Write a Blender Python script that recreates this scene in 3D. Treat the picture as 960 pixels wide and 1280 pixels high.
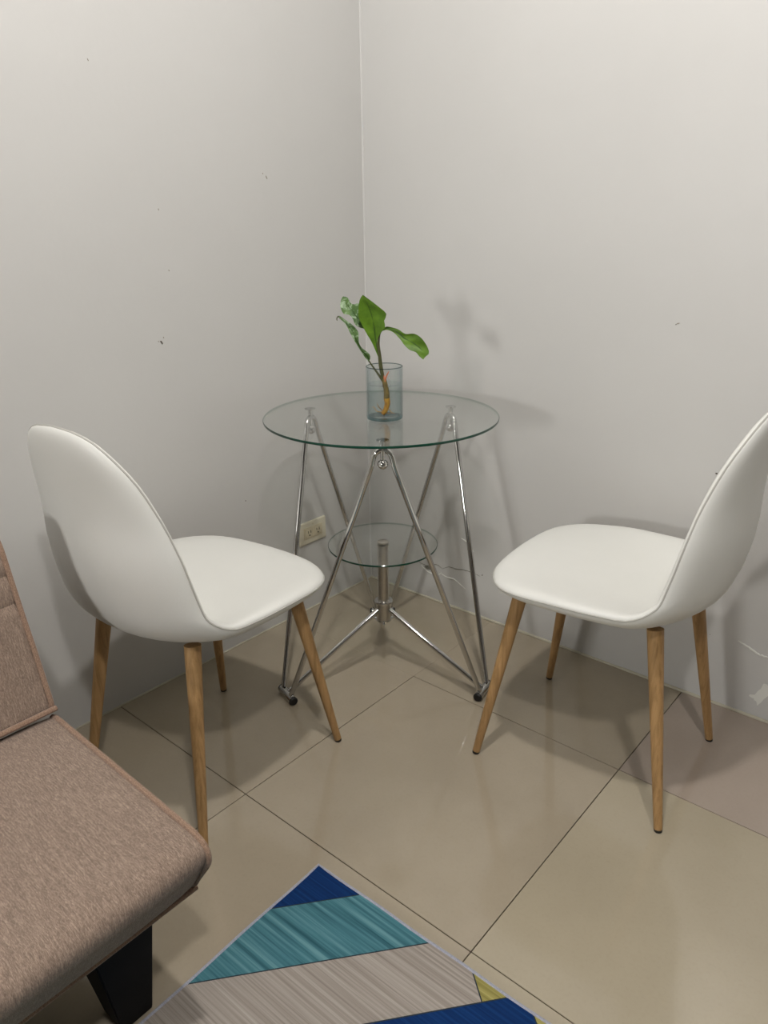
import bpy, bmesh, math, random
from mathutils import Vector, Matrix
random.seed(7)
for o in list(bpy.data.objects): bpy.data.objects.remove(o)
C = bpy.context.scene.collection
sc = bpy.context.scene

# ------------------------------------------------------------------ camera
cam = bpy.data.cameras.new('camera'); co = bpy.data.objects.new('camera', cam); C.objects.link(co)
r = Vector((0.76125238, 0.64834784, -0.01182749)); u = Vector((-0.22330659, 0.27923026, 0.93389754)); f = Vector((-0.60879305, 0.70829057, -0.35734505))
M = Matrix((( r.x, u.x, -f.x, 1.60823394), (r.y, u.y, -f.y, -1.79611701), (r.z, u.z, -f.z, 1.16960377), (0, 0, 0, 1)))
co.matrix_world = M
cam.sensor_fit = 'VERTICAL'; cam.sensor_height = 36; cam.lens = 930.735 / 1280 * 36; cam.clip_start = .02
sc.camera = co

# ------------------------------------------------------------------ light
sc.view_settings.view_transform = 'Standard'; sc.view_settings.look = 'None'
sc.view_settings.gamma = 1; sc.view_settings.exposure = 0.14
W = bpy.data.worlds.new('world'); sc.world = W; W.use_nodes = True
W.node_tree.nodes['Background'].inputs[0].default_value = (.8, .8, .78, 1)
W.node_tree.nodes['Background'].inputs[1].default_value = 0.0
LAMP_MAIN = (1.15, -1.22, 2.50)      # ceiling globe lamp just behind the viewer
LAMP_SIDE = (1.95, -1.85, 2.50)
LAMP_FAR = (1.03, -4.75, 1.33)        # lit panel low on the far wall of the room
LAMP_COL = (1.0, .968, .955)
def point(name, loc, power, rad, col):
    l = bpy.data.lights.new(name, 'POINT'); l.energy = power; l.shadow_soft_size = rad; l.color = col
    o = bpy.data.objects.new(name, l); C.objects.link(o); o.location = loc; return o
point('ceiling_light', LAMP_MAIN, 66, .05, LAMP_COL)
point('ceiling_light', LAMP_SIDE, 62, .06, LAMP_COL)
al = bpy.data.lights.new('wall_light', 'AREA'); al.shape = 'RECTANGLE'; al.size = .34; al.size_y = .40; al.energy = 34; al.color = (1.0, .985, .97)
ao = bpy.data.objects.new('wall_light', al); C.objects.link(ao); ao.location = LAMP_FAR; ao.rotation_euler = (math.radians(90), 0, math.radians(8))

# ------------------------------------------------------------------ helpers
def obj(name, bm, mat, parent=None, smooth=True, loc=None):
    me = bpy.data.meshes.new(name)
    bmesh.ops.recalc_face_normals(bm, faces=bm.faces[:])
    bm.to_mesh(me); bm.free()
    for m in (mat if isinstance(mat, (list, tuple)) else [mat]): me.materials.append(m)
    if smooth:
        me.polygons.foreach_set('use_smooth', [True] * len(me.polygons))
        try: me.set_sharp_from_angle(angle=math.radians(42))
        except Exception: pass
    o = bpy.data.objects.new(name, me); C.objects.link(o)
    if parent: o.parent = parent
    if loc: o.location = loc
    return o
def tag(o, label=None, cat=None, group=None, kind=None):
    if label: o['label'] = label
    if cat: o['category'] = cat
    if group: o['group'] = group
    if kind: o['kind'] = kind
    return o
def empty(name, loc=(0, 0, 0), rz=0):
    o = bpy.data.objects.new(name, None); C.objects.link(o); o.location = loc; o.rotation_euler = (0, 0, rz)
    o.empty_display_size = .05; return o
def box(bm, x0, x1, y0, y1, z0, z1, bev=0, seg=2):
    vs = [bm.verts.new(p) for p in [(x0,y0,z0),(x1,y0,z0),(x1,y1,z0),(x0,y1,z0),(x0,y0,z1),(x1,y0,z1),(x1,y1,z1),(x0,y1,z1)]]
    fs = [bm.faces.new([vs[i] for i in q]) for q in [(3,2,1,0),(4,5,6,7),(0,1,5,4),(1,2,6,5),(2,3,7,6),(3,0,4,7)]]
    if bev:
        es = list({e for fa in fs for e in fa.edges})
        bmesh.ops.bevel(bm, geom=es, offset=bev, segments=seg, profile=.5, affect='EDGES')
    return vs
def tube(bm, pts, rad, n=14, caps=True, closed=False):
    pts = [Vector(p) for p in pts]; k = len(pts)
    rad = rad if isinstance(rad, (list, tuple)) else [rad] * k
    T = []
    for i in range(k):
        if closed: t = pts[(i + 1) % k] - pts[i - 1]
        else: t = pts[min(i + 1, k - 1)] - pts[max(i - 1, 0)]
        T.append(t.normalized())
    a = Vector((0, 0, 1)) if abs(T[0].z) < .9 else Vector((1, 0, 0))
    N = (a - T[0] * a.dot(T[0])).normalized(); rings = []
    for i in range(k):
        if i: N = (N - T[i] * N.dot(T[i])).normalized()
        B = T[i].cross(N)
        rings.append([bm.verts.new(pts[i] + (N * math.cos(2*math.pi*j/n) + B * math.sin(2*math.pi*j/n)) * rad[i]) for j in range(n)])
    for i in range(k if closed else k - 1):
        A, D = rings[i], rings[(i + 1) % k]
        for j in range(n): bm.faces.new((A[j], A[(j+1) % n], D[(j+1) % n], D[j]))
    if caps and not closed:
        bm.faces.new(rings[0][::-1]); bm.faces.new(rings[-1])
def lathe(bm, prof, c=(0, 0), n=48):
    rings = []
    for (R, z) in prof:
        if R < 1e-6: rings.append([bm.verts.new((c[0], c[1], z))])
        else: rings.append([bm.verts.new((c[0] + R*math.cos(2*math.pi*j/n), c[1] + R*math.sin(2*math.pi*j/n), z)) for j in range(n)])
    fl = []
    for A, B in zip(rings, rings[1:]):
        for j in range(n):
            k = (j + 1) % n
            if len(A) == 1 and len(B) == 1: continue
            if len(A) == 1: fl.append(bm.faces.new((A[0], B[j], B[k])))
            elif len(B) == 1: fl.append(bm.faces.new((A[j], A[k], B[0])))
            else: fl.append(bm.faces.new((A[j], A[k], B[k], B[j])))
    return fl
def cr(pts, n, closed=False):
    """Catmull-Rom through pts, n samples per span"""
    P = [Vector(p) for p in pts]; k = len(P); out = []
    for i in range(k if closed else k - 1):
        g = lambda j: P[j % k] if closed else (P[j] if 0 <= j < k else (P[0]*2 - P[1] if j < 0 else P[-1]*2 - P[-2]))
        a, b, c, d = g(i-1), g(i), g(i+1), g(i+2)
        for s in range(n):
            t = s / n
            out.append(.5 * ((2*b) + (c-a)*t + (2*a-5*b+4*c-d)*t*t + (3*b-a-3*c+d)*t*t*t))
    if not closed: out.append(P[-1])
    return out
def resample(pts, n):
    L = [0]
    for a, b in zip(pts, pts[1:]): L.append(L[-1] + (b - a).length)
    out = []; j = 0
    for i in range(n):
        t = L[-1] * i / (n - 1)
        while j < len(L) - 2 and L[j+1] < t: j += 1
        q = (t - L[j]) / max(L[j+1] - L[j], 1e-9)
        out.append(pts[j].lerp(pts[j+1], q))
    return out

# ------------------------------------------------------------------ materials
class NT:
    def __init__(s, name):
        s.m = bpy.data.materials.new(name); s.m.use_nodes = True; s.t = s.m.node_tree
        s.b = s.t.nodes['Principled BSDF']; s.out = s.t.nodes['Material Output']
    def n(s, typ, **k):
        x = s.t.nodes.new(typ)
        for a, v in k.items():
            if a.startswith('_'): setattr(x, a[1:], v)
            else: x.inputs[a.replace('__', ' ')].default_value = v
        return x
    def l(s, a, b): s.t.links.new(a, b)
    def coord(s, kind='Object', scale=(1, 1, 1), loc=(0, 0, 0), rot=(0, 0, 0)):
        c = s.n('ShaderNodeTexCoord'); mp = s.n('ShaderNodeMapping')
        mp.inputs['Scale'].default_value = scale; mp.inputs['Location'].default_value = loc; mp.inputs['Rotation'].default_value = rot
        s.l(c.outputs[kind], mp.inputs[0]); return mp.outputs[0]
    def noise(s, vec, scale, detail=4, rough=.55, dist=0):
        x = s.n('ShaderNodeTexNoise'); x.inputs['Scale'].default_value = scale; x.inputs['Detail'].default_value = detail
        x.inputs['Roughness'].default_value = rough; x.inputs['Distortion'].default_value = dist
        s.l(vec, x.inputs['Vector']); return x.outputs['Fac']
    def ramp(s, fac, stops):
        x = s.n('ShaderNodeValToRGB'); e = x.color_ramp.elements
        while len(e) < len(stops): e.new(.5)
        for el, (p, c) in zip(e, stops): el.position = p; el.color = (*c, 1) if len(c) == 3 else c
        s.l(fac, x.inputs[0]); return x.outputs[0]
    def mix(s, fac, a, b, mode='MIX'):
        x = s.n('ShaderNodeMix', _data_type='RGBA', _blend_type=mode)
        for i, v in ((0, fac), (6, a), (7, b)):
            if hasattr(v, 'is_linked') or hasattr(v, 'links'): s.l(v, x.inputs[i])
            else: x.inputs[i].default_value = v if i == 0 else ((*v, 1) if len(v) == 3 else v)
        return x.outputs[2]
    def bump(s, h, strength, dist=.001):
        x = s.n('ShaderNodeBump'); x.inputs['Strength'].default_value = strength; x.inputs['Distance'].default_value = dist
        s.l(h, x.inputs['Height']); s.l(x.outputs[0], s.b.inputs['Normal'])
    def col(s, v):
        if isinstance(v, tuple): s.b.inputs['Base Color'].default_value = (*v, 1)
        else: s.l(v, s.b.inputs['Base Color'])
    def set(s, **k):
        for a, v in k.items(): s.b.inputs[a.replace('__', ' ')].default_value = v
def srgb(r_, g_, b_):
    g = lambda c: (c/255)/12.92 if c/255 <= .04045 else (((c/255)+.055)/1.055)**2.4
    return (g(r_), g(g_), g(b_))
def simple(name, col, rough=.5, metal=0, **k):
    t = NT(name); t.col(col); t.set(Roughness=rough, Metallic=metal, **k); return t.m

# painted plaster walls: semi-gloss, uneven trowel marks
t = NT('wall_paint'); v = t.coord()
n1 = t.noise(v, 2.2, 5, .6); n2 = t.noise(v, 45, 4, .6); n3 = t.noise(v, 9, 3, .5)
t.col(t.mix(n1, srgb(192, 191, 187), srgb(199, 198, 194)))
t.set(Roughness=.34); t.b.inputs['Specular IOR Level'].default_value = .38
mx = t.n('ShaderNodeMath', _operation='ADD'); m2 = t.n('ShaderNodeMath', _operation='MULTIPLY'); m2.inputs[1].default_value = .12
t.l(n2, m2.inputs[0]); t.l(n3, mx.inputs[0]); t.l(m2.outputs[0], mx.inputs[1]); t.bump(mx.outputs[0], .35, .004)
M_wall = t.m
M_plain = simple('room_paint', srgb(84, 82, 79), .6)
# polished porcelain tile
def tile_mat(name, a, b):
    t = NT(name); v = t.coord(); n1 = t.noise(v, 3.5, 5, .6); n2 = t.noise(v, 160, 2, .5)
    c = t.mix(t.ramp(n1, [(.3, (0, 0, 0)), (.7, (1, 1, 1))]), a, b)
    t.col(t.mix(t.ramp(n2, [(.25, (.06,)*3), (.5, (0, 0, 0))]), c, srgb(110, 98, 78)))
    t.set(Roughness=.085); t.b.inputs['Specular IOR Level'].default_value = .7
    t.bump(t.noise(v, 5, 2, .5), .10, .002); return t.m
M_tiles = [tile_mat('porcelain_tile', srgb(158, 147, 127), srgb(167, 156, 136)), tile_mat('porcelain_tile_rosy', srgb(160, 147, 134), srgb(168, 155, 142)), tile_mat('porcelain_tile_warm', srgb(164, 154, 132), srgb(172, 162, 140))]
t = NT('grout'); v = t.coord(); t.col(t.mix(t.noise(v, 30, 3), srgb(58, 47, 36), srgb(96, 82, 64))); t.set(Roughness=.9); M_grout = t.m
# cement bead
t = NT('cement_bead'); v = t.coord(); t.col(t.mix(t.noise(v, 25, 4), srgb(165, 160, 140), srgb(205, 200, 180))); t.set(Roughness=.7); M_bead = t.m
# white leatherette
t = NT('white_leatherette'); v = t.coord(); nf = t.noise(v, 260, 3, .6); nb = t.noise(v, 6, 3)
t.col(t.mix(nb, srgb(215, 215, 208), srgb(223, 223, 217)))
t.set(Roughness=.42); t.b.inputs['Specular IOR Level'].default_value = .45; t.bump(nf, .25, .0006); M_leather = t.m
M_seam = simple('grey_seam_thread', srgb(176, 174, 166), .7)
# oak-look legs
t = NT('oak_leg'); v = t.coord(scale=(22, 22, 1.6)); g = t.noise(v, 5, 6, .65, .6)
t.col(t.ramp(g, [(.25, srgb(128, 98, 58)), (.5, srgb(168, 132, 86)), (.72, srgb(184, 148, 100))])); t.set(Roughness=.5); t.bump(g, .15, .0006); M_oak = t.m
M_black = simple('black_rubber', srgb(22, 21, 20), .5)
M_darkmetal = simple('dark_metal', srgb(30, 30, 30), .45, .6)
t = NT('chrome'); t.col((.58, .575, .56)); t.set(Metallic=1, Roughness=.07); M_chrome = t.m
t = NT('brushed_steel'); v = t.coord(scale=(1, 1, 60)); t.col(t.mix(t.noise(v, 10, 3), (.46, .43, .38), (.6, .57, .51))); t.set(Metallic=1, Roughness=.3); M_steel = t.m
def thin_glass(name, tint, f0=1.5, rough=0.0, side=None):
    t = NT(name); t.t.nodes.remove(t.b)
    tr = t.n('ShaderNodeBsdfTransparent'); tr.inputs[0].default_value = (*tint, 1)
    if side:      # longer path through the wall where the glass is seen edge-on
        lw_ = t.n('ShaderNodeLayerWeight'); lw_.inputs[0].default_value = .25
        t.l(t.mix(lw_.outputs['Facing'], tint, side), tr.inputs[0])
    gl = t.n('ShaderNodeBsdfGlossy'); gl.inputs['Roughness'].default_value = rough
    fr = t.n('ShaderNodeFresnel'); fr.inputs[0].default_value = f0
    # a thin pane seen from inside reflects as it does from outside
    ge = t.n('ShaderNodeNewGeometry'); lw = t.n('ShaderNodeMix', _data_type='FLOAT'); t.l(ge.outputs['Backfacing'], lw.inputs[0])
    lw.inputs[2].default_value = f0; lw.inputs[3].default_value = 1/f0; t.l(lw.outputs[0], fr.inputs[0])
    mx = t.n('ShaderNodeMixShader'); t.l(fr.outputs[0], mx.inputs[0]); t.l(tr.outputs[0], mx.inputs[1]); t.l(gl.outputs[0], mx.inputs[2])
    t.l(mx.outputs[0], t.out.inputs[0]); return t.m
M_pane = thin_glass('table_glass', (.985, .998, .99))
M_vase = thin_glass('vase_glass', (.975, .985, .985), 1.5, side=(.68, .76, .77))
M_rim = thin_glass('vase_rim_glass', (.55, .62, .62), 1.5)
M_base = thin_glass('vase_base_glass', (.62, .78, .80), 1.5)
M_water = thin_glass('water', (.94, .975, .972), 1.2)
t = NT('glass_edge'); t.col(srgb(10, 58, 44)); t.set(Roughness=.08); ge = t.n('ShaderNodeNewGeometry')
tr = t.n('ShaderNodeBsdfTransparent'); tr.inputs[0].default_value = (.60, .68, .64, 1); mx = t.n('ShaderNodeMixShader')
t.l(ge.outputs['Backfacing'], mx.inputs[0]); t.l(t.b.outputs[0], mx.inputs[1]); t.l(tr.outputs[0], mx.inputs[2]); t.l(mx.outputs[0], t.out.inputs[0]); M_edge = t.m
M_plate = simple('ivory_plastic', srgb(214, 208, 186), .4)
M_plate2 = simple('ivory_plastic_face', srgb(206, 196, 168), .4)
M_slot = simple('socket_slot', srgb(20, 18, 16), .8)
# sofa fabric
def fabric(name, a, b, c, sc_=(60, 60, 60)):
    t = NT(name); v = t.coord(scale=sc_); n1 = t.noise(v, 6, 4, .7); v2 = t.coord(scale=(230, 1150, 230)); n2 = t.noise(v2, 1, 3, .7)
    v3 = t.coord(scale=(6, 6, 6)); n3 = t.noise(v3, 1, 3)
    c1 = t.ramp(n1, [(.34, a), (.5, b), (.66, c)]); c2 = t.ramp(n2, [(.3, a), (.5, b), (.7, c)])
    t.col(t.mix(.62, c1, c2)); t.set(Roughness=.95); t.b.inputs['Sheen Weight'].default_value = .25; t.b.inputs['Specular IOR Level'].default_value = .15
    t.bump(n2, .5, .001); return t.m
M_sofa = fabric('brown_tweed', srgb(96, 82, 72), srgb(134, 116, 102), srgb(182, 162, 144), (10, 70, 10))
M_sofaw = fabric('tweed_piping', srgb(104, 82, 68), srgb(142, 116, 98), srgb(176, 150, 126), (90, 90, 90))
M_leg = simple('black_wood', srgb(6, 6, 6), .7, **{'Specular IOR Level': .2})
# rug
def rugmat(name, a, b, c, k=1.0, contrast=.2):
    t = NT(name); v = t.coord(scale=(2.2, 95 * k, 1)); n1 = t.noise(v, 1, 4, .6)
    t.col(t.ramp(n1, [(.5 - contrast, a), (.5, b), (.5 + contrast, c)])); t.set(Roughness=.85); t.b.inputs['Specular IOR Level'].default_value = .2
    t.bump(n1, .3, .001); return t.m
M_navy = rugmat('rug_navy', srgb(0, 30, 74), srgb(2, 42, 92), srgb(16, 60, 112), 2, .25)
M_teal = rugmat('rug_teal', srgb(40, 84, 94), srgb(68, 116, 126), srgb(98, 142, 148), 1.0, .16)
M_greyr = rugmat('rug_grey', srgb(128, 120, 112), srgb(152, 144, 135), srgb(172, 165, 156), 2.2, .2)
M_olive = rugmat('rug_olive', srgb(112, 106, 54), srgb(150, 142, 82), srgb(178, 170, 108), 1.2, .16)
M_line = simple('rug_joint', srgb(30, 44, 52), .9)
M_bind = fabric('rug_binding', srgb(130, 132, 145), srgb(158, 160, 172), srgb(186, 188, 198), (120, 120, 120))
# plant
def leafmat(name, a, b, vein, varieg=0):
    t = NT(name); v = t.coord(scale=(1, 1, 1)); n1 = t.noise(v, 45, 4, .6)
    c = t.mix(t.ramp(n1, [(.35, (0, 0, 0)), (.7, (1, 1, 1))]), a, b)
    if varieg:
        n2 = t.noise(v, 70, 4, .7, 1.2); c = t.mix(t.ramp(n2, [(.5, (0, 0, 0)), (.6, (1, 1, 1))]), c, srgb(150, 172, 138))
    t.col(c); t.set(Roughness=.52); t.b.inputs['Specular IOR Level'].default_value = .35; t.b.inputs['Subsurface Weight'].default_value = 0
    t.bump(n1, .2, .001); return t.m
M_leaf = leafmat('leaf_green', srgb(70, 102, 18), srgb(92, 128, 28), 0)
M_leafv = leafmat('leaf_variegated', srgb(64, 96, 44), srgb(92, 122, 62), 0, 1)
M_vein = simple('leaf_midrib', srgb(48, 78, 22), .5)
M_stem = simple('stem_dark_green', srgb(72, 74, 38), .5)
t = NT('old_stem'); v = t.coord(); t.col(t.ramp(t.noise(v, 90, 4), [(.35, srgb(92, 82, 42)), (.65, srgb(150, 120, 62))])); t.set(Roughness=.6); M_oldstem = t.m
t = NT('root_ochre'); v = t.coord(); t.col(t.ramp(t.noise(v, 120, 4), [(.35, srgb(150, 96, 20)), (.65, srgb(214, 156, 52))])); t.set(Roughness=.6); M_root = t.m
M_pink = simple('pink_sheath', srgb(204, 120, 84), .5)

# ------------------------------------------------------------------ room
RX, RY, RZ = 3.3, -5.2, 2.62
bm = bmesh.new(); box(bm, -.1, RX + .1, RY - .1, .1, -.12, -.009)
floor = tag(obj('floor', bm, M_grout, smooth=False), kind='structure')
T = .6; TX, TY = .5095, -.4005
def tile(x0, x1, y0, y1, gx0=.001, gx1=.001, gy0=.001, gy1=.001, k=0):
    bm = bmesh.new(); a, b, c, d = x0 + gx0, x1 - gx1, y0 + gy0, y1 - gy1
    cx, cy = (a + b)/2, (c + d)/2
    box(bm, a - cx, b - cx, c - cy, d - cy, -.0089, 0, .0005, 1)
    obj('tile', bm, M_tiles[k], floor, smooth=False, loc=(cx, cy, random.uniform(-.0004, 0)))
xs = [0, TX] + [TX + T*i for i in range(1, 5)] + [RX]; ys = [0, TY] + [TY - T*i for i in range(1, 8)] + [RY]
for i in range(len(xs) - 1):
    for j in range(len(ys) - 1):
        kw = {}
        if i == 0 and j == 0: kw = dict(gx1=.0001, gy0=.0001)      # the joints near the corner are filled flush
        if i == 0 and j == 1: kw = dict(gy1=.0001)
        if i == 1 and j == 0: kw = dict(gx0=.0001)
        k = 1 if (i, j) in ((2, 0), (3, 0), (3, 1)) else (2 if (i, j) in ((2, 1), (2, 2), (3, 2)) else 0)
        tile(xs[i], xs[i+1], ys[j+1], ys[j], k=k, **kw)
def wall(name, *b, mat=M_wall):
    bm = bmesh.new(); box(bm, *b); return tag(obj(name, bm, mat, smooth=False), kind='structure')
wl = wall('wall_left', -.1, 0, RY - .1, .1, -.02, RZ)
wr = wall('wall_right', 0, RX + .1, 0, .1, -.02, RZ)
wall('wall_front', -.0, RX + .1, RY - .1, RY, -.02, RZ, mat=M_plain)
wall('wall_side', RX, RX + .1, RY, 0, -.02, RZ, mat=M_plain)
wall('ceiling', -.1, RX + .1, RY - .1, .1, RZ, RZ + .1, mat=M_plain)
# rough bead of cement along the foot of the walls
def bead(name, a, b, off, R, seed):
    rnd = random.Random(seed); n = 90; pts = []; rad = []
    for i in range(n + 1):
        p = Vector(a).lerp(Vector(b), i / n); pts.append(p); rad.append(R * rnd.uniform(.8, 1.2))
    bm = bmesh.new(); tube(bm, pts, rad, 8); return tag(obj(name, bm, M_bead), kind='structure')
bead('trim_1', (.0, -.0015, .0015), (RX, -.0015, .0015), 0, .0042, 3)
bead('trim_2', (.0012, 0, .0008), (.0012, RY, .0008), 0, .0026, 4)

bm = bmesh.new(); tube(bm, [(.0004, -.0004, z_ * .1) for z_ in range(0, 27)], .0032, 8); tag(obj('trim_3', bm, simple('corner_highlight_line', srgb(199, 198, 194), .5)), kind='structure')  # rounded bead added to draw the bright highlight line up the corner
# marks and damage on the plaster
M_mark = simple('dark_scuff', srgb(150, 142, 130), .9); M_mark2 = simple('black_speck', srgb(84, 76, 66), .9); M_flake = simple('bare_plaster', srgb(222, 222, 214), .8)
M_crack = simple('cracked_plaster', srgb(128, 126, 116), .9)  # grey of the cracked and peeled plaster itself
def blob(w, name, mat, c, sx, sz, rot=0, n=9, thick=.0012, seed=0):
    rnd = random.Random(seed + int(c[0]*977 + c[1]*531)); bm = bmesh.new(); F, Bk = [], []
    for i in range(n):
        a = 2*math.pi*i/n; q = rnd.uniform(.6, 1.15); x, z = sx*q*math.cos(a), sz*q*math.sin(a)
        x, z = x*math.cos(rot) - z*math.sin(rot), x*math.sin(rot) + z*math.cos(rot)
        for L, d in ((F, thick), (Bk, -.002)):
            L.append(bm.verts.new((d, c[0] + x, c[1] + z) if w is wl else (c[0] + x, -d, c[1] + z)))
    bm.faces.new(F); bm.faces.new(Bk)
    for i in range(n): bm.faces.new((F[i], F[(i+1) % n], Bk[(i+1) % n], Bk[i]))
    return obj(name, bm, mat, w, smooth=False)
for c, s1, s2, ro, m in [((-.748, .914), .002, .005, .5, M_mark2), ((-.741, .925), .0012, .002, 0, M_mark), ((-.756, .917), .002, .0012, 0, M_mark), ((-.378, 1.294), .0012, .006, .5, M_mark), ((-.390, 1.303), .0012, .002, 0, M_mark),
                  ((-.715, 1.214), .0008, .0025, 0, M_mark), ((-.705, 1.079), .0008, .0025, .4, M_mark), ((-.844, 1.499), .001, .003, .5, M_mark), ((-.533, .442), .0016, .0016, 0, M_mark2), ((-.19, .078), .0016, .002, 0, M_mark2), ((-.10, .09), .0012, .0018, 0, M_mark2)]:
    blob(wl, 'scuff_mark', m, c, s1, s2, ro)
for c, s1, s2, ro, m in [((.976, .952), .005, .0016, .2, M_mark), ((.971, .949), .0016, .001, 0, M_mark2), ((1.111, .612), .0032, .0018, 0, M_mark2), ((1.118, .619), .001, .001, 0, M_mark), ((.74, .35), .0016, .0016, 0, M_mark2),
                  ((.467, .148), .0012, .004, 0, M_mark2), ((1.155, .19), .002, .001, 0, M_mark), ((.92, .19), .003, .001, 0, M_mark), ((.07, .062), .005, .003, .4, M_mark2), ((.082, .03), .0025, .0025, 0, M_mark2), ((.045, .05), .0018, .002, .4, M_mark)]:
    blob(wr, 'scuff_mark', m, c, s1, s2, ro)
def ridge(pts, rad, mat, name):
    rnd = random.Random(len(pts)*7 + int(pts[0][0]*100)); P = cr([(p[0], 0, p[1]) for p in pts], 6)
    P = [Vector((p.x, -.0002, p.z + rnd.uniform(-.001, .001))) for p in P]
    k = len(P); R = [rad * (.35 + .65*math.sin(math.pi*(i + .5)/k)) * rnd.uniform(.7, 1.2) for i in range(k)]
    bm = bmesh.new(); tube(bm, P, R, 6); obj(name, bm, mat, wr)
ridge([(.217, .120), (.243, .117), (.262, .121), (.29, .133), (.313, .124)], .0018, M_crack, 'plaster_crack')
ridge([(.313, .124), (.34, .139), (.367, .140), (.40, .145), (.429, .145), (.459, .142)], .0016, M_crack, 'plaster_crack')
ridge([(.226, .113), (.245, .099), (.27, .094), (.295, .096), (.31, .110)], .0022, M_flake, 'plaster_ridge')
ridge([(.31, .105), (.334, .099), (.36, .101), (.384, .090), (.41, .078)], .0022, M_flake, 'plaster_ridge')
ridge([(.384, .252), (.40, .246), (.42, .232), (.432, .217)], .0022, M_flake, 'plaster_ridge')
ridge([(1.222, .196), (1.245, .19), (1.272, .178), (1.30, .178)], .003, M_flake, 'plaster_ridge')
blob(wr, 'peeled_patch', M_crack, (.262, .111), .026, .008, 0, 12, .0006)
blob(wr, 'peeled_patch', M_flake, (1.298, .075), .014, .035, -.25, 14, .0015)
blob(wr, 'peeled_patch', M_flake, (1.277, .058), .009, .006, .3, 9, .0018)

# ------------------------------------------------------------------ outlet
def outlet():
    ro = tag(empty('wall_outlet', (0, -.2805, .2685)), 'cream double wall outlet low on the left wall behind the glass table', 'outlet')
    bm = bmesh.new(); box(bm, -.002, .0075, -.058, .058, -.0365, .0365, .0028, 3); obj('cover_plate', bm, M_plate, ro)
    bm = bmesh.new(); box(bm, .006, .0095, -.040, .040, -.019, .019, .001, 2); fp = obj('face_insert', bm, M_plate2, ro)
    for s in (-1, 1):
        bm = bmesh.new(); box(bm, .008, .0108, s*.0185 - .0145, s*.0185 + .0145, -.015, .015, .0022, 3); sk = obj('socket', bm, M_plate2, ro)
        for (dy, dz, w, h) in ((-.0055, .004, .0014, .0042), (.0055, .004, .0014, .0048), (0, -.0072, .0028, .0024)):
            bm = bmesh.new(); box(bm, .009, .0112, s*.0185 + dy - w, s*.0185 + dy + w, dz - h, dz + h, .0006, 1); obj('slot', bm, M_slot, sk)
    bm = bmesh.new(); tube(bm, [(.007, 0, .027), (.0088, 0, .027)], .0028, 12); obj('screw', bm, M_plate2, ro)
outlet()

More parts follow.
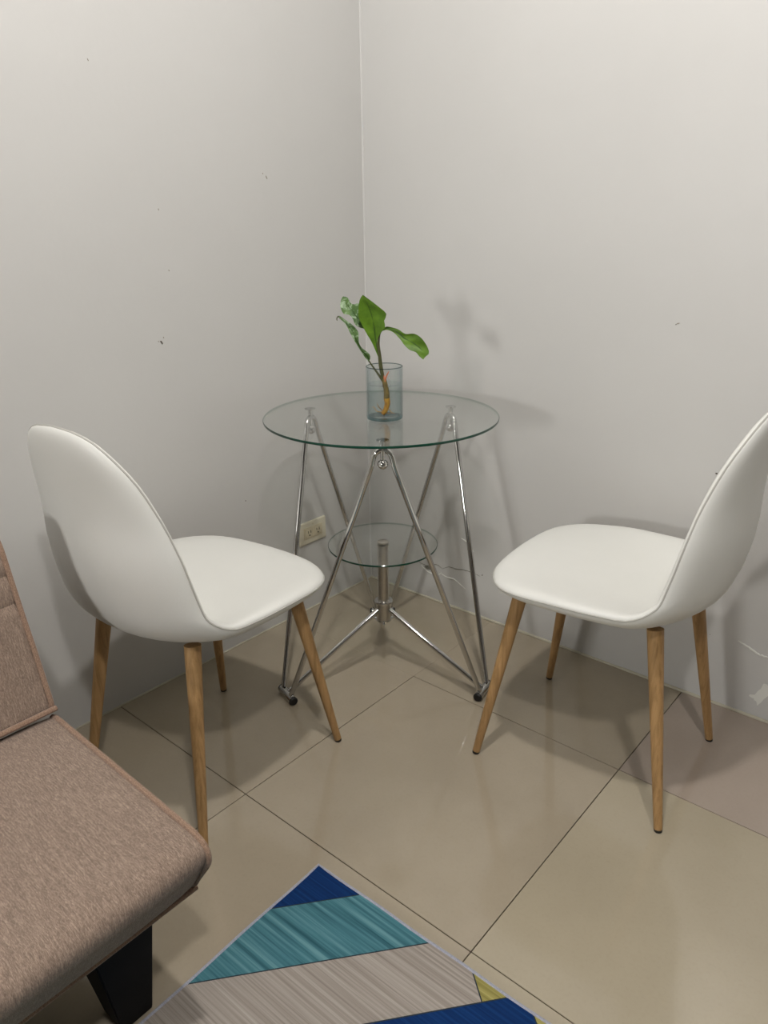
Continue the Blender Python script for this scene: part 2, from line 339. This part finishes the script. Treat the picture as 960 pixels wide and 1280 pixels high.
# ------------------------------------------------------------------ glass table
TC = (.4115, -.4105); HT = .7285; HL = .379
def table():
    ro = tag(empty('glass_table', (TC[0], TC[1], 0)), 'round clear glass bistro table on crossed chrome tube legs in the room corner', 'table')
    def disc(name, R, z0, z1):
        bm = bmesh.new(); e = .0012
        lathe(bm, [(0, z0), (R - e, z0), (R, z0 + e), (R, z1 - e), (R - e, z1), (0, z1)], n=128)
        o = obj(name, bm, [M_pane, M_edge], ro)
        for p_ in o.data.polygons:
            if abs(p_.normal.z) < .9: p_.material_index = 1
        return o
    disc('glass_top', .2940, HT - .003, HT + .003)
    disc('glass_shelf', .1463, HL - .0025, HL + .0025)
    A0 = math.radians(11.5)
    feet = [A0, A0 + 2*math.pi/3, A0 - 2*math.pi/3]
    P = lambda a, R, z: Vector((R*math.cos(a), R*math.sin(a), z))
    fr = .0115; FR = .300
    # three feet: short cross tubes with black end caps
    for a in feet:
        tn = Vector((-math.sin(a), math.cos(a), 0)); c = P(a, FR, fr + .0005)
        bm = bmesh.new(); tube(bm, [c - tn*.036, c + tn*.036], fr, 20); ft = obj('foot', bm, M_chrome, ro)
        for s in (-1, 1):
            bm = bmesh.new(); tube(bm, [c + tn*s*.034, c + tn*s*.0375, c + tn*s*.040], [fr*1.02, fr*1.03, fr*.8], 18); obj('end_cap', bm, M_black, ft)
        # spoke from the hub
        bm = bmesh.new(); tube(bm, [P(a, .019, .183), P(a, FR - .004, fr + .008)], .0068, 14); obj('spoke', bm, M_chrome, ro)
        bm = bmesh.new(); tube(bm, [P(a, .019, .183), P(a, .085, .1442)], .0079, 14); obj('spoke_sleeve', bm, M_chrome, ro)
    # three hairpins: apex opposite each foot, legs reach the two neighbouring feet
    for a in feet:
        b = a + math.pi; RA = .214; ap = P(b, RA, .676)
        ends = []
        for s in (-1, 1):
            fa = b + s*math.pi/3; tn = Vector((-math.sin(fa), math.cos(fa), 0))
            ends.append(P(fa, FR, 2*fr + .001) - tn * s * .024)
        L, Rr = ends; side = Vector((-math.sin(b), math.cos(b), 0))
        top = Vector(ap) + Vector((0, 0, .026)); wid = .021
        p1 = ap - side*wid; p2 = ap + side*wid
        path = [L, p1 + (L - p1)*.12] + []
        arc = [top - side*.0 ]
        curve = cr([p1 + (L - p1)*.10, p1 + (L - p1)*.03, p1 + side*.003 + Vector((0, 0, .014)), top, p2 - side*.003 + Vector((0, 0, .014)), p2 + (Rr - p2)*.03, p2 + (Rr - p2)*.10], 6)
        bm = bmesh.new(); tube(bm, [L] + curve + [Rr], .0068, 14); obj('hairpin_leg', bm, M_chrome, ro)
        # clamp: pad under the glass, post, ball nut
        c = P(b, RA + .001, 0)
        bm = bmesh.new(); lathe(bm, [(0, HT - .0035), (.0145, HT - .0035), (.0145, HT - .006), (.006, HT - .0075), (.0055, .672)], (c.x, c.y), 24); cl = obj('clamp_post', bm, M_chrome, ro)
        bm = bmesh.new(); bmesh.ops.create_uvsphere(bm, u_segments=24, v_segments=16, radius=.0128, matrix=Matrix.Translation((c.x, c.y, .668))); obj('ball_nut', bm, M_chrome, ro)
    # hub and column
    bm = bmesh.new(); lathe(bm, [(0, HL - .003), (.0155, HL - .003), (.0155, .205), (0, .205)], n=32); obj('column', bm, M_steel, ro)
    bm = bmesh.new(); lathe(bm, [(0, HL + .0027), (.0150, HL + .0027), (.0150, HL + .006), (.012, HL + .0075), (0, HL + .0075)], n=32); obj('shelf_cap', bm, M_steel, ro)
    bm = bmesh.new(); lathe(bm, [(.0150, .212), (.0242, .211), (.0255, .207), (.0242, .203), (.0150, .202)], n=36); obj('collar', bm, M_chrome, ro)
    bm = bmesh.new(); lathe(bm, [(0, .204), (.0195, .204), (.0195, .152), (0, .152)], n=32); hub = obj('hub', bm, M_steel, ro)
    bm = bmesh.new(); lathe(bm, [(0, .1525), (.0215, .1525), (.0215, .149), (0, .149)], n=32); obj('hub_plate', bm, M_chrome, hub)
    for k in range(3):
        a = A0 + math.pi/3 + k*2*math.pi/3
        bm = bmesh.new(); tube(bm, [P(a, .012, .147), P(a, .031, .147)], .0034, 10); obj('bolt', bm, M_chrome, hub)
table()

# ------------------------------------------------------------------ chairs
PROF = [(0.2107, 0.4633), (0.177, 0.4611), (0.1041, 0.4537), (0.0175, 0.4476), (-0.0715, 0.4378), (-0.137, 0.4329), (-0.1887, 0.4495), (-0.2291, 0.4866), (-0.2497, 0.5452), (-0.2599, 0.6212), (-0.2591, 0.6977), (-0.2659, 0.7739), (-0.2776, 0.839), (-0.2842, 0.8673)]
prof = resample([Vector((p.x, 0, p.y)) for p in cr([(a, b, 0) for a, b in PROF], 12)], 240)
plen = sum((b - a).length for a, b in zip(prof, prof[1:]))
def psample(s):
    q = min(max(s, 0), 1) * 239; i = min(int(q), 238); p = prof[i].lerp(prof[i+1], q - i)
    j0, j1 = max(i - 4, 0), min(i + 5, 239); tg = (prof[j1] - prof[j0]).normalized()
    return p, Vector((tg.z, 0, -tg.x))
HALF = [(0.0, 0.0), (0.004, 0.0896), (0.02, 0.1602), (0.065, 0.2143), (0.15, 0.2348), (0.26, 0.2345), (0.36, 0.2225), (0.45, 0.2062), (0.54, 0.1961), (0.63, 0.185), (0.71, 0.1621), (0.78, 0.1369), (0.838, 0.0957), (0.862, 0.0509), (0.868, 0.0)]
sc_s = plen / .868
outline = cr([(a*sc_s, b, 0) for a, b in HALF], 6)
outl = outline + [Vector((p.x, -p.y, 0)) for p in reversed(outline[1:-1])]
outl = resample(outl + [outl[0]], 97)[:-1]
def curl(s):       # how far the sides wrap forward at unrolled length s
    K = [(0.0, -0.0074), (0.15, 0.012), (0.28, 0.0258), (0.38, 0.0437), (0.47, 0.069), (0.58, 0.0817), (0.7, 0.0748), (0.8, 0.0571), (0.87, 0.0457)]
    def lin(v):
        v = v / sc_s
        if v <= 0: return K[0][1]
        for (a, x), (b, y) in zip(K, K[1:]):
            if v <= b: return x + (y - x)*(v - a)/(b - a)
        return K[-1][1]
    return sum(lin(s + d) for d in (-.06, -.04, -.02, 0, .02, .04, .06)) / 7
def shell_pt(s, w, h):
    p, nrm = psample(s / plen)
    c = curl(s) * (abs(w) / .215) ** 2.2
    q = p + nrm * (c + h); 
    return Vector((q.x, w, q.z))
def chair_mesh():
    bm = bmesh.new(); n = len(outl); cs = plen*.5
    rh = [0, .12, .25, .38, .5, .6, .7, .78, .84, .88, .91, .94, .96, .975, .986, .994, .998, 1.0]
    def layer(sign):
        L = []
        for q in rh:
            if q == 0: L.append([bm.verts.new(shell_pt(cs, 0, sign*tk(cs, sign)))]); continue
            ring = []
            for o in outl:
                s = cs + (o.x - cs)*q; w = o.y*q
                h = sign * tk(s, sign) * max(0, 1 - q**16) ** .5
                ring.append(bm.verts.new(shell_pt(s, w, h)))
            L.append(ring)
        return L
    def tk(s, sign):
        if sign > 0: return .0173
        return .0166 + .0055*math.exp(-((s - .20)/.14)**2)
    for sign in (1, -1):
        L = layer(sign)
        for A, B in zip(L, L[1:]):
            for j in range(n):
                k = (j + 1) % n
                if len(A) == 1: bm.faces.new((A[0], B[j], B[k]))
                else: bm.faces.new((A[j], A[k], B[k], B[j]))
    bmesh.ops.remove_doubles(bm, verts=bm.verts[:], dist=1e-5)
    return bm
def make_chair(label):
    ro = tag(empty('dining_chair'), label, 'chair', 'white chairs at the glass table')
    sh = obj('seat_shell', chair_mesh(), M_leather, ro); 
    bm = bmesh.new(); cs = plen*.5
    tube(bm, [shell_pt(cs + (o.x - cs)*1.0, o.y*1.0, 0) for o in outl], .0017, 6, closed=True); obj('seam', bm, M_seam, sh)
    bm = bmesh.new(); box(bm, -.125, .10, -.10, .10, .402, .420, .004, 2); obj('mounting_plate', bm, M_darkmetal, ro)
    for sx in (1, -1):
        for sy in (1, -1):
            top = Vector((.1389 if sx > 0 else -.1610, sy*.1355, .400)); ft = Vector((.1988 if sx > 0 else -.2294, sy*(.1950 if sx > 0 else .1822), 0))
            top = top + (top - ft)*(.075 if sx > 0 else .068)
            d = (ft - top)
            bm = bmesh.new(); N = 14; z0 = .006/d.length
            tube(bm, [top + d*(i/N*(1 - z0)) for i in range(N + 1)], [.0165 - (.0165 - .0088)*(i/N) for i in range(N + 1)], 20)
            lg = obj('leg', bm, M_oak, ro)
            bm = bmesh.new(); tube(bm, [top + d*(1 - z0), ft], [.0087, .0082], 18); obj('foot_pad', bm, M_black, lg)
    return ro
def copy_tree(o, parent=None):
    c = o.copy(); C.objects.link(c); c.parent = parent
    for ch in [x for x in bpy.data.objects if x.parent == o]: copy_tree(ch, c)
    return c
ch1 = make_chair('white upholstered chair between sofa and glass table, backrest turned to the sofa')
ch2 = copy_tree(ch1)
ch2['label'] = 'white upholstered chair on the right, standing clear of the sofa, cut by the frame'
ch1.location = (.3693, -.9555, 0); ch1.rotation_euler = (0, 0, math.radians(96.6))
ch2.location = (1.0127, -.3552, 0); ch2.rotation_euler = (0, 0, math.radians(182.77))

# ------------------------------------------------------------------ sofa
def rounded(pts, rads, n=8):
    out = []; k = len(pts)
    for i in range(k):
        p = Vector(pts[i]); a = (Vector(pts[i-1]) - p).normalized(); b = (Vector(pts[(i+1) % k]) - p).normalized(); R = rads[i]
        for j in range(n + 1):
            t_ = j/n; A = p + a*R*1.0; B = p + b*R*1.0
            out.append((A*(1-t_)**2 + p*2*t_*(1-t_) + B*t_**2))
    return out
def cushion(name, prof2, y0, y1, parent, mat=M_sofa, puff=.006, bands=None):
    cx = sum(p.x for p in prof2)/len(prof2); cz = sum(p.y for p in prof2)/len(prof2)
    bm = bmesh.new(); rings = []
    N = 40; ys_ = [y0 + (y1 - y0)*i/N for i in range(N + 1)]
    ys_ = [y0, y0 - .004, y0 - .012, y0 - .03, y0 - .06, y0 - .1] + [y0 - .15 - (y0 - .15 - y1 - .15)*i/20*1.0 for i in range(21)] + [y1 + .1, y1 + .06, y1 + .03, y1 + .012, y1 + .004, y1]
    for y in ys_:
        d = min(abs(y - y0), abs(y - y1)); q = 1 - math.exp(-d/.03); off = puff*(q - 1)
        ring = []
        m = len(prof2)
        for i, p in enumerate(prof2):
            tg = (prof2[(i+1) % m] - prof2[i-1]); nn = Vector((tg.y, -tg.x)).normalized() if tg.length > 1e-9 else Vector((0, 0))
            if (Vector((p.x - cx, p.y - cz)).dot(nn)) < 0: nn = -nn
            g = off
            if bands:
                for (bz, bd) in bands: g -= bd*math.exp(-((p.y - bz)/.006)**2) * (1 if nn.x > .3 else 0)
            ring.append(bm.verts.new((p.x + nn.x*g, y, p.y + nn.y*g)))
        rings.append(ring)
    m = len(prof2)
    for A, B in zip(rings, rings[1:]):
        for i in range(m): bm.faces.new((A[i], A[(i+1) % m], B[(i+1) % m], B[i]))
    bm.faces.new(rings[0]); bm.faces.new(rings[-1])
    return obj(name, bm, mat, parent)
def dense(p, k=4):
    out = []
    for a, b in zip(p, p[1:] + p[:1]):
        L = (b - a).length; n = max(1, int(L/.012))
        out += [a.lerp(b, i/n) for i in range(n)]
    return out
def sofa():
    ro = tag(empty('sofa', (0, 0, 0)), 'brown tweed sofa bed with black block legs at the lower left edge', 'sofa')
    Y0, Y1 = -1.345, -3.12
    V2 = lambda x, z: Vector((x, z))
    sp = rounded([V2(.44, .252), V2(.842, .247), V2(.915, .372), V2(.44, .386)], [.03, .022, .062, .03])
    s = cushion('seat_cushion', dense(sp), Y0, Y1, ro)
    bp_ = rounded([V2(.468, .388), V2(.378, .712), V2(.255, .69), V2(.335, .355)], [.022, .045, .04, .03])
    b = cushion('backrest', dense(bp_), Y0 - .002, Y1, ro, bands=[(.585, .006), (.635, .006)])
    for prof_, par in ((sp, s), (bp_, b)):
        for y in (Y0 - .004, Y1 + .004):
            bm = bmesh.new(); ccx = sum(p.x for p in prof_)/len(prof_); ccz = sum(p.y for p in prof_)/len(prof_)
            tube(bm, [(p.x - .004*(1 if p.x > ccx else -1)*min(1, abs(p.x - ccx)/.03), y, p.y - .004*(1 if p.y > ccz else -1)*min(1, abs(p.y - ccz)/.03)) for p in dense(prof_)], .0046, 8, closed=True); obj('piping', bm, M_sofaw, par)
    bm = bmesh.new(); tube(bm, [(.8405, Y0, .2505), (.8405, Y1, .2505)], .0048, 8); obj('piping', bm, M_sofaw, s)
    bm = bmesh.new(); tube(bm, [(.4665, Y0, .3985), (.4665, Y1, .3985)], .005, 8); obj('piping', bm, M_sofaw, b)
    # folded-under base frame
    bm = bmesh.new(); box(bm, .36, .80, Y1 + .05, Y0 - .05, .215, .262, .006, 2); obj('base_frame', bm, M_leg, ro)
    for (yc, sg) in ((-1.465, 1), (-3.0, -1)):
        for (xb, xt) in ((.745, .795), (.40, .39)):
            bm = bmesh.new(); a, c = .027, .045; q = []
            for (x, y, h, z) in ((xb, yc + .028, a, 0), (xt, yc, c, .246)):
                q.append([bm.verts.new((x + dx*h, y + dy*h, z)) for dx, dy in ((-1, -1), (1, -1), (1, 1), (-1, 1))])
            bm.faces.new(q[0]); bm.faces.new(q[1])
            for i in range(4): bm.faces.new((q[0][i], q[0][(i+1) % 4], q[1][(i+1) % 4], q[1][i]))
            bmesh.ops.bevel(bm, geom=bm.edges[:], offset=.002, segments=2, affect='EDGES'); obj('leg', bm, M_leg, ro)
sofa()

# ------------------------------------------------------------------ rug
def clip(poly, n, d, keep):      # keep side n.p <= d (keep=-1) or >= d (keep=+1)
    out = []
    for i in range(len(poly)):
        a, b = poly[i], poly[(i+1) % len(poly)]; fa, fb = (n.dot(a) - d)*keep, (n.dot(b) - d)*keep
        if fa >= 0: out.append(a)
        if fa*fb < 0: out.append(a.lerp(b, fa/(fa - fb)))
    return out
def rug():
    X0, X1, Y0, Y1 = .7745, 2.35, -1.0365, -3.1; H = .0052
    ro = tag(empty('area_rug', (X0, Y0, .0), math.radians(1.1)), 'rug of navy, teal, grey and olive blocks beside the sofa foot', 'rug')
    O = Vector((X0, Y0))
    Dv = Vector((.65, .76)).normalized(); Nv = Vector((.76, -.65)).normalized()
    rect = [Vector((X0 + .004, Y0 - .004)), Vector((X0 + .004, Y1 + .004)), Vector((X1 - .004, Y1 + .004)), Vector((X1 - .004, Y0 - .004))]
    n0 = Nv.dot(Vector((.7755, -1.1715))); wb = .1168
    mats = [M_navy, M_teal, M_greyr, M_olive, M_line]
    bm = bmesh.new(); rnd = random.Random(5)
    box(bm, X0 + .003, X1 - .003, Y1 + .003, Y0 - .003, .0002, H - .0004)
    for v_ in bm.verts: v_.co -= Vector((O.x, O.y, 0))
    cuts = {-1: [(-9, 9, 0)], 0: [(-9, 9, 1)], 1: [(-9, -.053, 2), (-.053, 9, 3)], 2: [(-9, -.9, 1), (-.9, .0205, 0), (.0205, 9, 3)]}
    for b in range(-1, 22):
        DB = {0: 1.351, 1: 1.4725, 2: 1.592}; d0 = DB.get(b, n0 + b*.119); d1 = DB.get(b + 1, n0 + (b + 1)*.119)
        band = clip(rect, Nv, d0, 1)
        band = clip(band, Nv, d1, -1) if len(band) > 2 else band
        if len(band) < 3: continue
        segs = cuts.get(b)
        if not segs:
            segs = []; t0 = -3.5; k = b
            while t0 < 3:
                t1 = t0 + rnd.uniform(.3, .7); segs.append((t0, t1, k % 4)); t0 = t1; k += rnd.choice((1, 2, 3))
        for (t0, t1, mi) in segs:
            p = clip(band, Dv, t0, 1); p = clip(p, Dv, t1, -1) if len(p) > 2 else p
            if len(p) < 3: continue
            for inset, z, mm in ((0, H, 4), (.0011, H + .0004, mi)):
                c = p
                if inset:
                    c = clip(c, Nv, d0 + inset, 1); c = clip(c, Nv, d1 - inset, -1) if len(c) > 2 else c
                    c = clip(c, Dv, t0 + inset, 1) if len(c) > 2 else c; c = clip(c, Dv, t1 - inset, -1) if len(c) > 2 else c
                if len(c) < 3: continue
                fc = bm.faces.new([bm.verts.new((q.x - O.x, q.y - O.y, z)) for q in c]); fc.material_index = mm
                if fc.normal.z < 0: fc.normal_flip()
    me = bpy.data.meshes.new('woven_pattern'); bm.normal_update()
    for fc in bm.faces:
        if len(fc.verts) and abs(fc.normal.z) > .9 and fc.calc_center_median().z > .004 and fc.normal.z < 0: fc.normal_flip()
    bm.to_mesh(me); bm.free()
    for m_ in mats: me.materials.append(m_)
    o = bpy.data.objects.new('woven_surface', me); C.objects.link(o); o.parent = ro
    bm = bmesh.new(); c4 = [(X0 + .003, Y0 - .003), (X0 + .003, Y1 + .003), (X1 - .003, Y1 + .003), (X1 - .003, Y0 - .003)]
    pts = []
    for i in range(4):
        a, b = Vector(c4[i]), Vector(c4[(i+1) % 4]); n = 60
        for k in range(n):
            q = a.lerp(b, k/n); wv = .0008*math.sin(k*.9 + i); pts.append((q.x - O.x + wv*(i % 2 == 0), q.y - O.y + wv*(i % 2 == 1), .0035))
    tube(bm, pts, .0036, 8, closed=True); obj('edge_binding', bm, M_bind, ro)
rug()

# ------------------------------------------------------------------ vase and plant cutting
VC = (.4443, -.4344); VZ = HT + .0032
def vase():
    ro = tag(empty('glass_vase', (VC[0], VC[1], VZ)), 'clear cylinder glass of water on the glass table top', 'vase')
    bm = bmesh.new(); R = .0448; Hh = .127
    lathe(bm, [(0, 0.0003), (R - .004, .0003), (R - .001, .0015), (R, .006), (R, Hh - .001), (R - .0012, Hh), (R - .0028, Hh - .001), (R - .0028, .009), (R - .006, .006), (0, .006)], n=64)
    obj('glass_wall', bm, [M_vase], ro)
    bm = bmesh.new(); tube(bm, [((R - .0013)*math.cos(2*math.pi*i/64), (R - .0013)*math.sin(2*math.pi*i/64), Hh - .0003) for i in range(64)], .0012, 8, closed=True); obj('rim', bm, M_rim, ro)
    bm = bmesh.new(); lathe(bm, [(0, .0008), (R - .002, .0008), (R - .001, .005), (0, .0055)], n=64); obj('base', bm, M_base, ro)
    bm = bmesh.new(); lathe(bm, [(0, .0064), (R - .0065, .0064), (R - .0032, .0092), (R - .0032, .0848), (R - .0045, .084), (0, .084)], n=64); obj('water', bm, M_water, ro)
vase()
RV = Vector((.758, .652, 0)); NV = Vector((-.652, .758, 0))     # across / away in the plane the leaves spread in
def P3(uz, d=0): return RV*uz[0] + NV*d + Vector((0, 0, uz[1]))
def plant():
    ro = tag(empty('plant_cutting', (VC[0], VC[1], VZ)), 'green leafy plant cutting rooting in the water glass', 'plant')
    def leaf(Lf, Mi, Rt, dfun, mat, cup=.25, thick=.0007):
        n = 22; a = [resample(cr([(q[0], q[1], 0) for q in S], 8), n) for S in (Lf, Mi, Rt)]
        bm = bmesh.new(); K = 6; fr, bk = [], []
        for i in range(n):
            rf, rb = [], []
            for j in range(-K, K + 1):
                t_ = j/K; e = a[0][i] if t_ < 0 else a[2][i]; q = a[1][i].lerp(e, abs(t_)); wd = (a[1][i] - e).length
                d = dfun(i/(n-1)) - cup*wd*abs(t_)**1.3 + .0012*math.sin(i*.9 + j*.6)
                rf.append(bm.verts.new(P3(q, d))); rb.append(bm.verts.new(P3(q, d + thick)))
            fr.append(rf); bk.append(rb)
        W_ = 2*K + 1
        for i in range(n - 1):
            for j in range(W_ - 1):
                bm.faces.new((fr[i][j], fr[i][j+1], fr[i+1][j+1], fr[i+1][j])); bm.faces.new((bk[i][j], bk[i+1][j], bk[i+1][j+1], bk[i][j+1]))
            bm.faces.new((fr[i][0], fr[i+1][0], bk[i+1][0], bk[i][0])); bm.faces.new((fr[i][-1], bk[i][-1], bk[i+1][-1], fr[i+1][-1]))
        for i in (0, n - 1):
            for j in range(W_ - 1): bm.faces.new((fr[i][j], fr[i][j+1], bk[i][j+1], bk[i][j]))
        bmesh.ops.remove_doubles(bm, verts=bm.verts[:], dist=1e-6)
        lf = obj('leaf', bm, mat, ro)
        bm = bmesh.new(); pts = [P3(a[1][i], dfun(i/(n-1)) - .0004) for i in range(n - 1)]
        tube(bm, pts, [.0013*(1 - i/n) + .0003 for i in range(n - 1)], 6); obj('midrib', bm, M_vein, lf)
        return lf
    cL=[(-0.013, 0.145), (-0.0176, 0.1577), (-0.0282, 0.1828), (-0.0419, 0.2077), (-0.0509, 0.2262), (-0.0583, 0.2446), (-0.0571, 0.2687), (-0.0543, 0.2836), (-0.0472, 0.2939)]
    cM=[(-0.0114, 0.145), (-0.0143, 0.1608), (-0.0193, 0.1889), (-0.022, 0.2136), (-0.0257, 0.2381), (-0.0307, 0.2563), (-0.0375, 0.2744), (-0.0434, 0.2864), (-0.0472, 0.2939)]
    cR=[(-0.0098, 0.145), (-0.0121, 0.1607), (-0.0149, 0.1888), (-0.0074, 0.2057), (0.0038, 0.2194), (0.0008, 0.2332), (0.0066, 0.2498), (-0.0112, 0.2666), (-0.0472, 0.2939)]
    bT=[(-0.0433, 0.2169), (-0.0459, 0.2414), (-0.0546, 0.2686), (-0.0623, 0.2711), (-0.0701, 0.2688), (-0.0778, 0.2725), (-0.0837, 0.2834), (-0.0944, 0.2865)]
    bM=[(-0.0433, 0.2154), (-0.0524, 0.2293), (-0.0646, 0.2416), (-0.0736, 0.2538), (-0.0812, 0.2615), (-0.0871, 0.2705), (-0.0915, 0.2796), (-0.096, 0.2856)]
    bB=[(-0.0449, 0.2139), (-0.0558, 0.2165), (-0.0676, 0.2234), (-0.0726, 0.2356), (-0.0817, 0.2454), (-0.0941, 0.2474), (-0.1022, 0.2647), (-0.0992, 0.2812)]
    lR=[(-0.0369, 0.1406), (-0.0327, 0.1468), (-0.0344, 0.1579), (-0.0428, 0.1658), (-0.0536, 0.1753), (-0.059, 0.1894), (-0.0591, 0.211), (-0.0713, 0.2265), (-0.0881, 0.2379), (-0.1019, 0.2475)]
    lM=[(-0.0369, 0.1406), (-0.0384, 0.1485), (-0.0445, 0.158), (-0.0522, 0.1675), (-0.0599, 0.1801), (-0.0658, 0.1957), (-0.0717, 0.2111), (-0.0823, 0.2251), (-0.0928, 0.2374), (-0.105, 0.2457)]
    lL=[(-0.0369, 0.1406), (-0.0432, 0.147), (-0.0502, 0.1581), (-0.057, 0.1691), (-0.0645, 0.1832), (-0.0736, 0.1988), (-0.0816, 0.2159), (-0.0869, 0.2267), (-0.0975, 0.2375), (-0.1057, 0.2445)]
    rT=[(-0.0042, 0.2118), (0.0053, 0.2194), (0.0194, 0.2177), (0.0351, 0.2129), (0.0507, 0.2035), (0.0696, 0.2048), (0.0854, 0.1969), (0.0981, 0.1812), (0.1052, 0.1655), (0.1046, 0.1586)]
    rM=[(-0.0058, 0.2097), (0.0053, 0.2157), (0.0209, 0.2115), (0.035, 0.2052), (0.0492, 0.1927), (0.0633, 0.1863), (0.076, 0.1784), (0.0871, 0.1689), (0.0951, 0.1594), (0.0983, 0.1531)]
    rB=[(-0.0064, 0.2073), (0.0037, 0.2117), (0.0146, 0.2101), (0.0256, 0.2038), (0.0381, 0.1913), (0.0475, 0.1787), (0.0602, 0.1677), (0.0745, 0.1628), (0.0824, 0.1533), (0.092, 0.1462)]
    leaf(cL, cM, cR, lambda t_: -.002 - .020*t_*t_, M_leaf, .22)
    leaf(bT, bM, bB, lambda t_: .010 + .022*t_, M_leafv, .30)['label'] = 'variegated grey-green leaf'
    leaf(lL, lM, lR, lambda t_: -.006 - .018*math.sin(t_*2.4), M_leafv, .45)
    leaf(rT, rM, rB, lambda t_: .004 - .030*t_, M_leaf, .35)
    # curled brown tip of the narrow leaf
    bm = bmesh.new(); tube(bm, cr([P3((-.103, .246), -.018), P3((-.1065, .2455), -.019), P3((-.1085, .241), -.020), P3((-.1080, .2365), -.021)], 4), [.0012]*12 + [.0006], 6); obj('leaf_tip', bm, M_stem, ro)
    def stalk(name, pts, ds, r0, r1, mat):
        c = cr([P3(q, d) for q, d in zip(pts, ds)], 6); k = len(c)
        bm = bmesh.new(); tube(bm, c, [r0 + (r1 - r0)*i/(k-1) for i in range(k)], 10); return obj(name, bm, mat, ro)
    stalk('petiole', [(-0.0064, 0.2088), (-0.0106, 0.1981), (-0.0125, 0.1764), (-0.0097, 0.1513), (-0.0063, 0.1196), (-0.0009, 0.0874)], [.004, .005, .006, .004, .002, 0], .0016, .0042, M_stem)
    stalk('petiole', [(-.0165, .185), (-0.0129, 0.1563), (-0.0101, 0.126), (-0.0034, 0.0971), (0.0006, 0.0841)], [-.003, -.003, -.002, -.001, 0], .0014, .0044, M_stem)
    stalk('petiole', [(-0.0379, 0.1425), (-0.0245, 0.123), (-0.0135, 0.1069), (-0.0025, 0.0896)], [-.006, -.005, -.003, 0], .0016, .0034, M_stem)
    stalk('petiole', [(-0.0449, 0.2154), (-0.0301, 0.189), (-0.0154, 0.1576), (-0.0084, 0.1323), (-0.0024, 0.1003)], [.010, .009, .007, .004, .002], .0014, .0026, M_stem)
    stalk('stem', [(-0.0015, 0.0969), (0.0028, 0.0776), (0.0052, 0.0613), (0.0051, 0.0463)], [0, 0, 0, 0], .0058, .0074, M_oldstem)
    stalk('root', [(0.0051, 0.0493), (0.0066, 0.0351), (0.0015, 0.0186), (-0.0050, 0.0095)], [0, 0, 0, 0], .0078, .0048, M_root)
    stalk('leaf_sheath', [(0.0006, 0.0841), (0.0024, 0.097), (0.0106, 0.1146)], [-.002, -.004, -.006], .0035, .0012, M_pink)
    stalk('leaf_sheath', [(0.0014, 0.0888), (-.0002, .098), (-0.0007, 0.1051)], [-.003, -.004, -.004], .0026, .0010, M_pink)
    for pts, d in (([(-0.0018, 0.0153), (-0.0181, 0.0172), (-0.026, 0.0289), (-0.0309, 0.029)], [0, -.004, -.008, -.01]), ([(0.0049, 0.0285), (0.0162, 0.0151), (0.0243, 0.0117)], [0, -.004, -.006]), ([(-0.0018, 0.0153), (-0.0146, 0.0288), (-0.0178, 0.0387)], [0, -.006, -.01]), ([(0, .02), (.006, .011), (.014, .009)], [0, .004, .01])):
        stalk('rootlet', pts, d, .0010, .0005, M_root)
plant()

# ------------------------------------------------------------------ ceiling lamps (out of the picture, they give the light)
for loc, lab in ((LAMP_MAIN, 'round ceiling lamp above the glass table corner'), (LAMP_SIDE, 'round ceiling lamp above the rug')):
    ro = tag(empty('ceiling_lamp', (loc[0], loc[1], RZ)), lab, 'lamp')
    bm = bmesh.new(); lathe(bm, [(0, 0), (.06, 0), (.06, -.02), (.02, -.03), (.02, -(RZ - loc[2]) + .11), (0, -(RZ - loc[2]) + .11)], n=32); obj('ceiling_rose', bm, M_plate, ro)

ro = tag(empty('wall_lamp', (LAMP_FAR[0], LAMP_FAR[1] - .03, LAMP_FAR[2]), math.radians(8)), 'flat lamp panel standing low at the far wall', 'lamp')
bm = bmesh.new(); box(bm, -.19, .19, -.03, .015, -.22, .22, .006, 2); obj('panel_frame', bm, M_plate, ro)
bm = bmesh.new(); box(bm, -.03, .03, -.03, -.005, -LAMP_FAR[2], -.2, .004, 1); obj('stand', bm, M_plate, ro)
bm = bmesh.new(); box(bm, -.16, .16, -.12, .10, -LAMP_FAR[2], -LAMP_FAR[2] + .015, .004, 1); obj('base', bm, M_plate, ro)
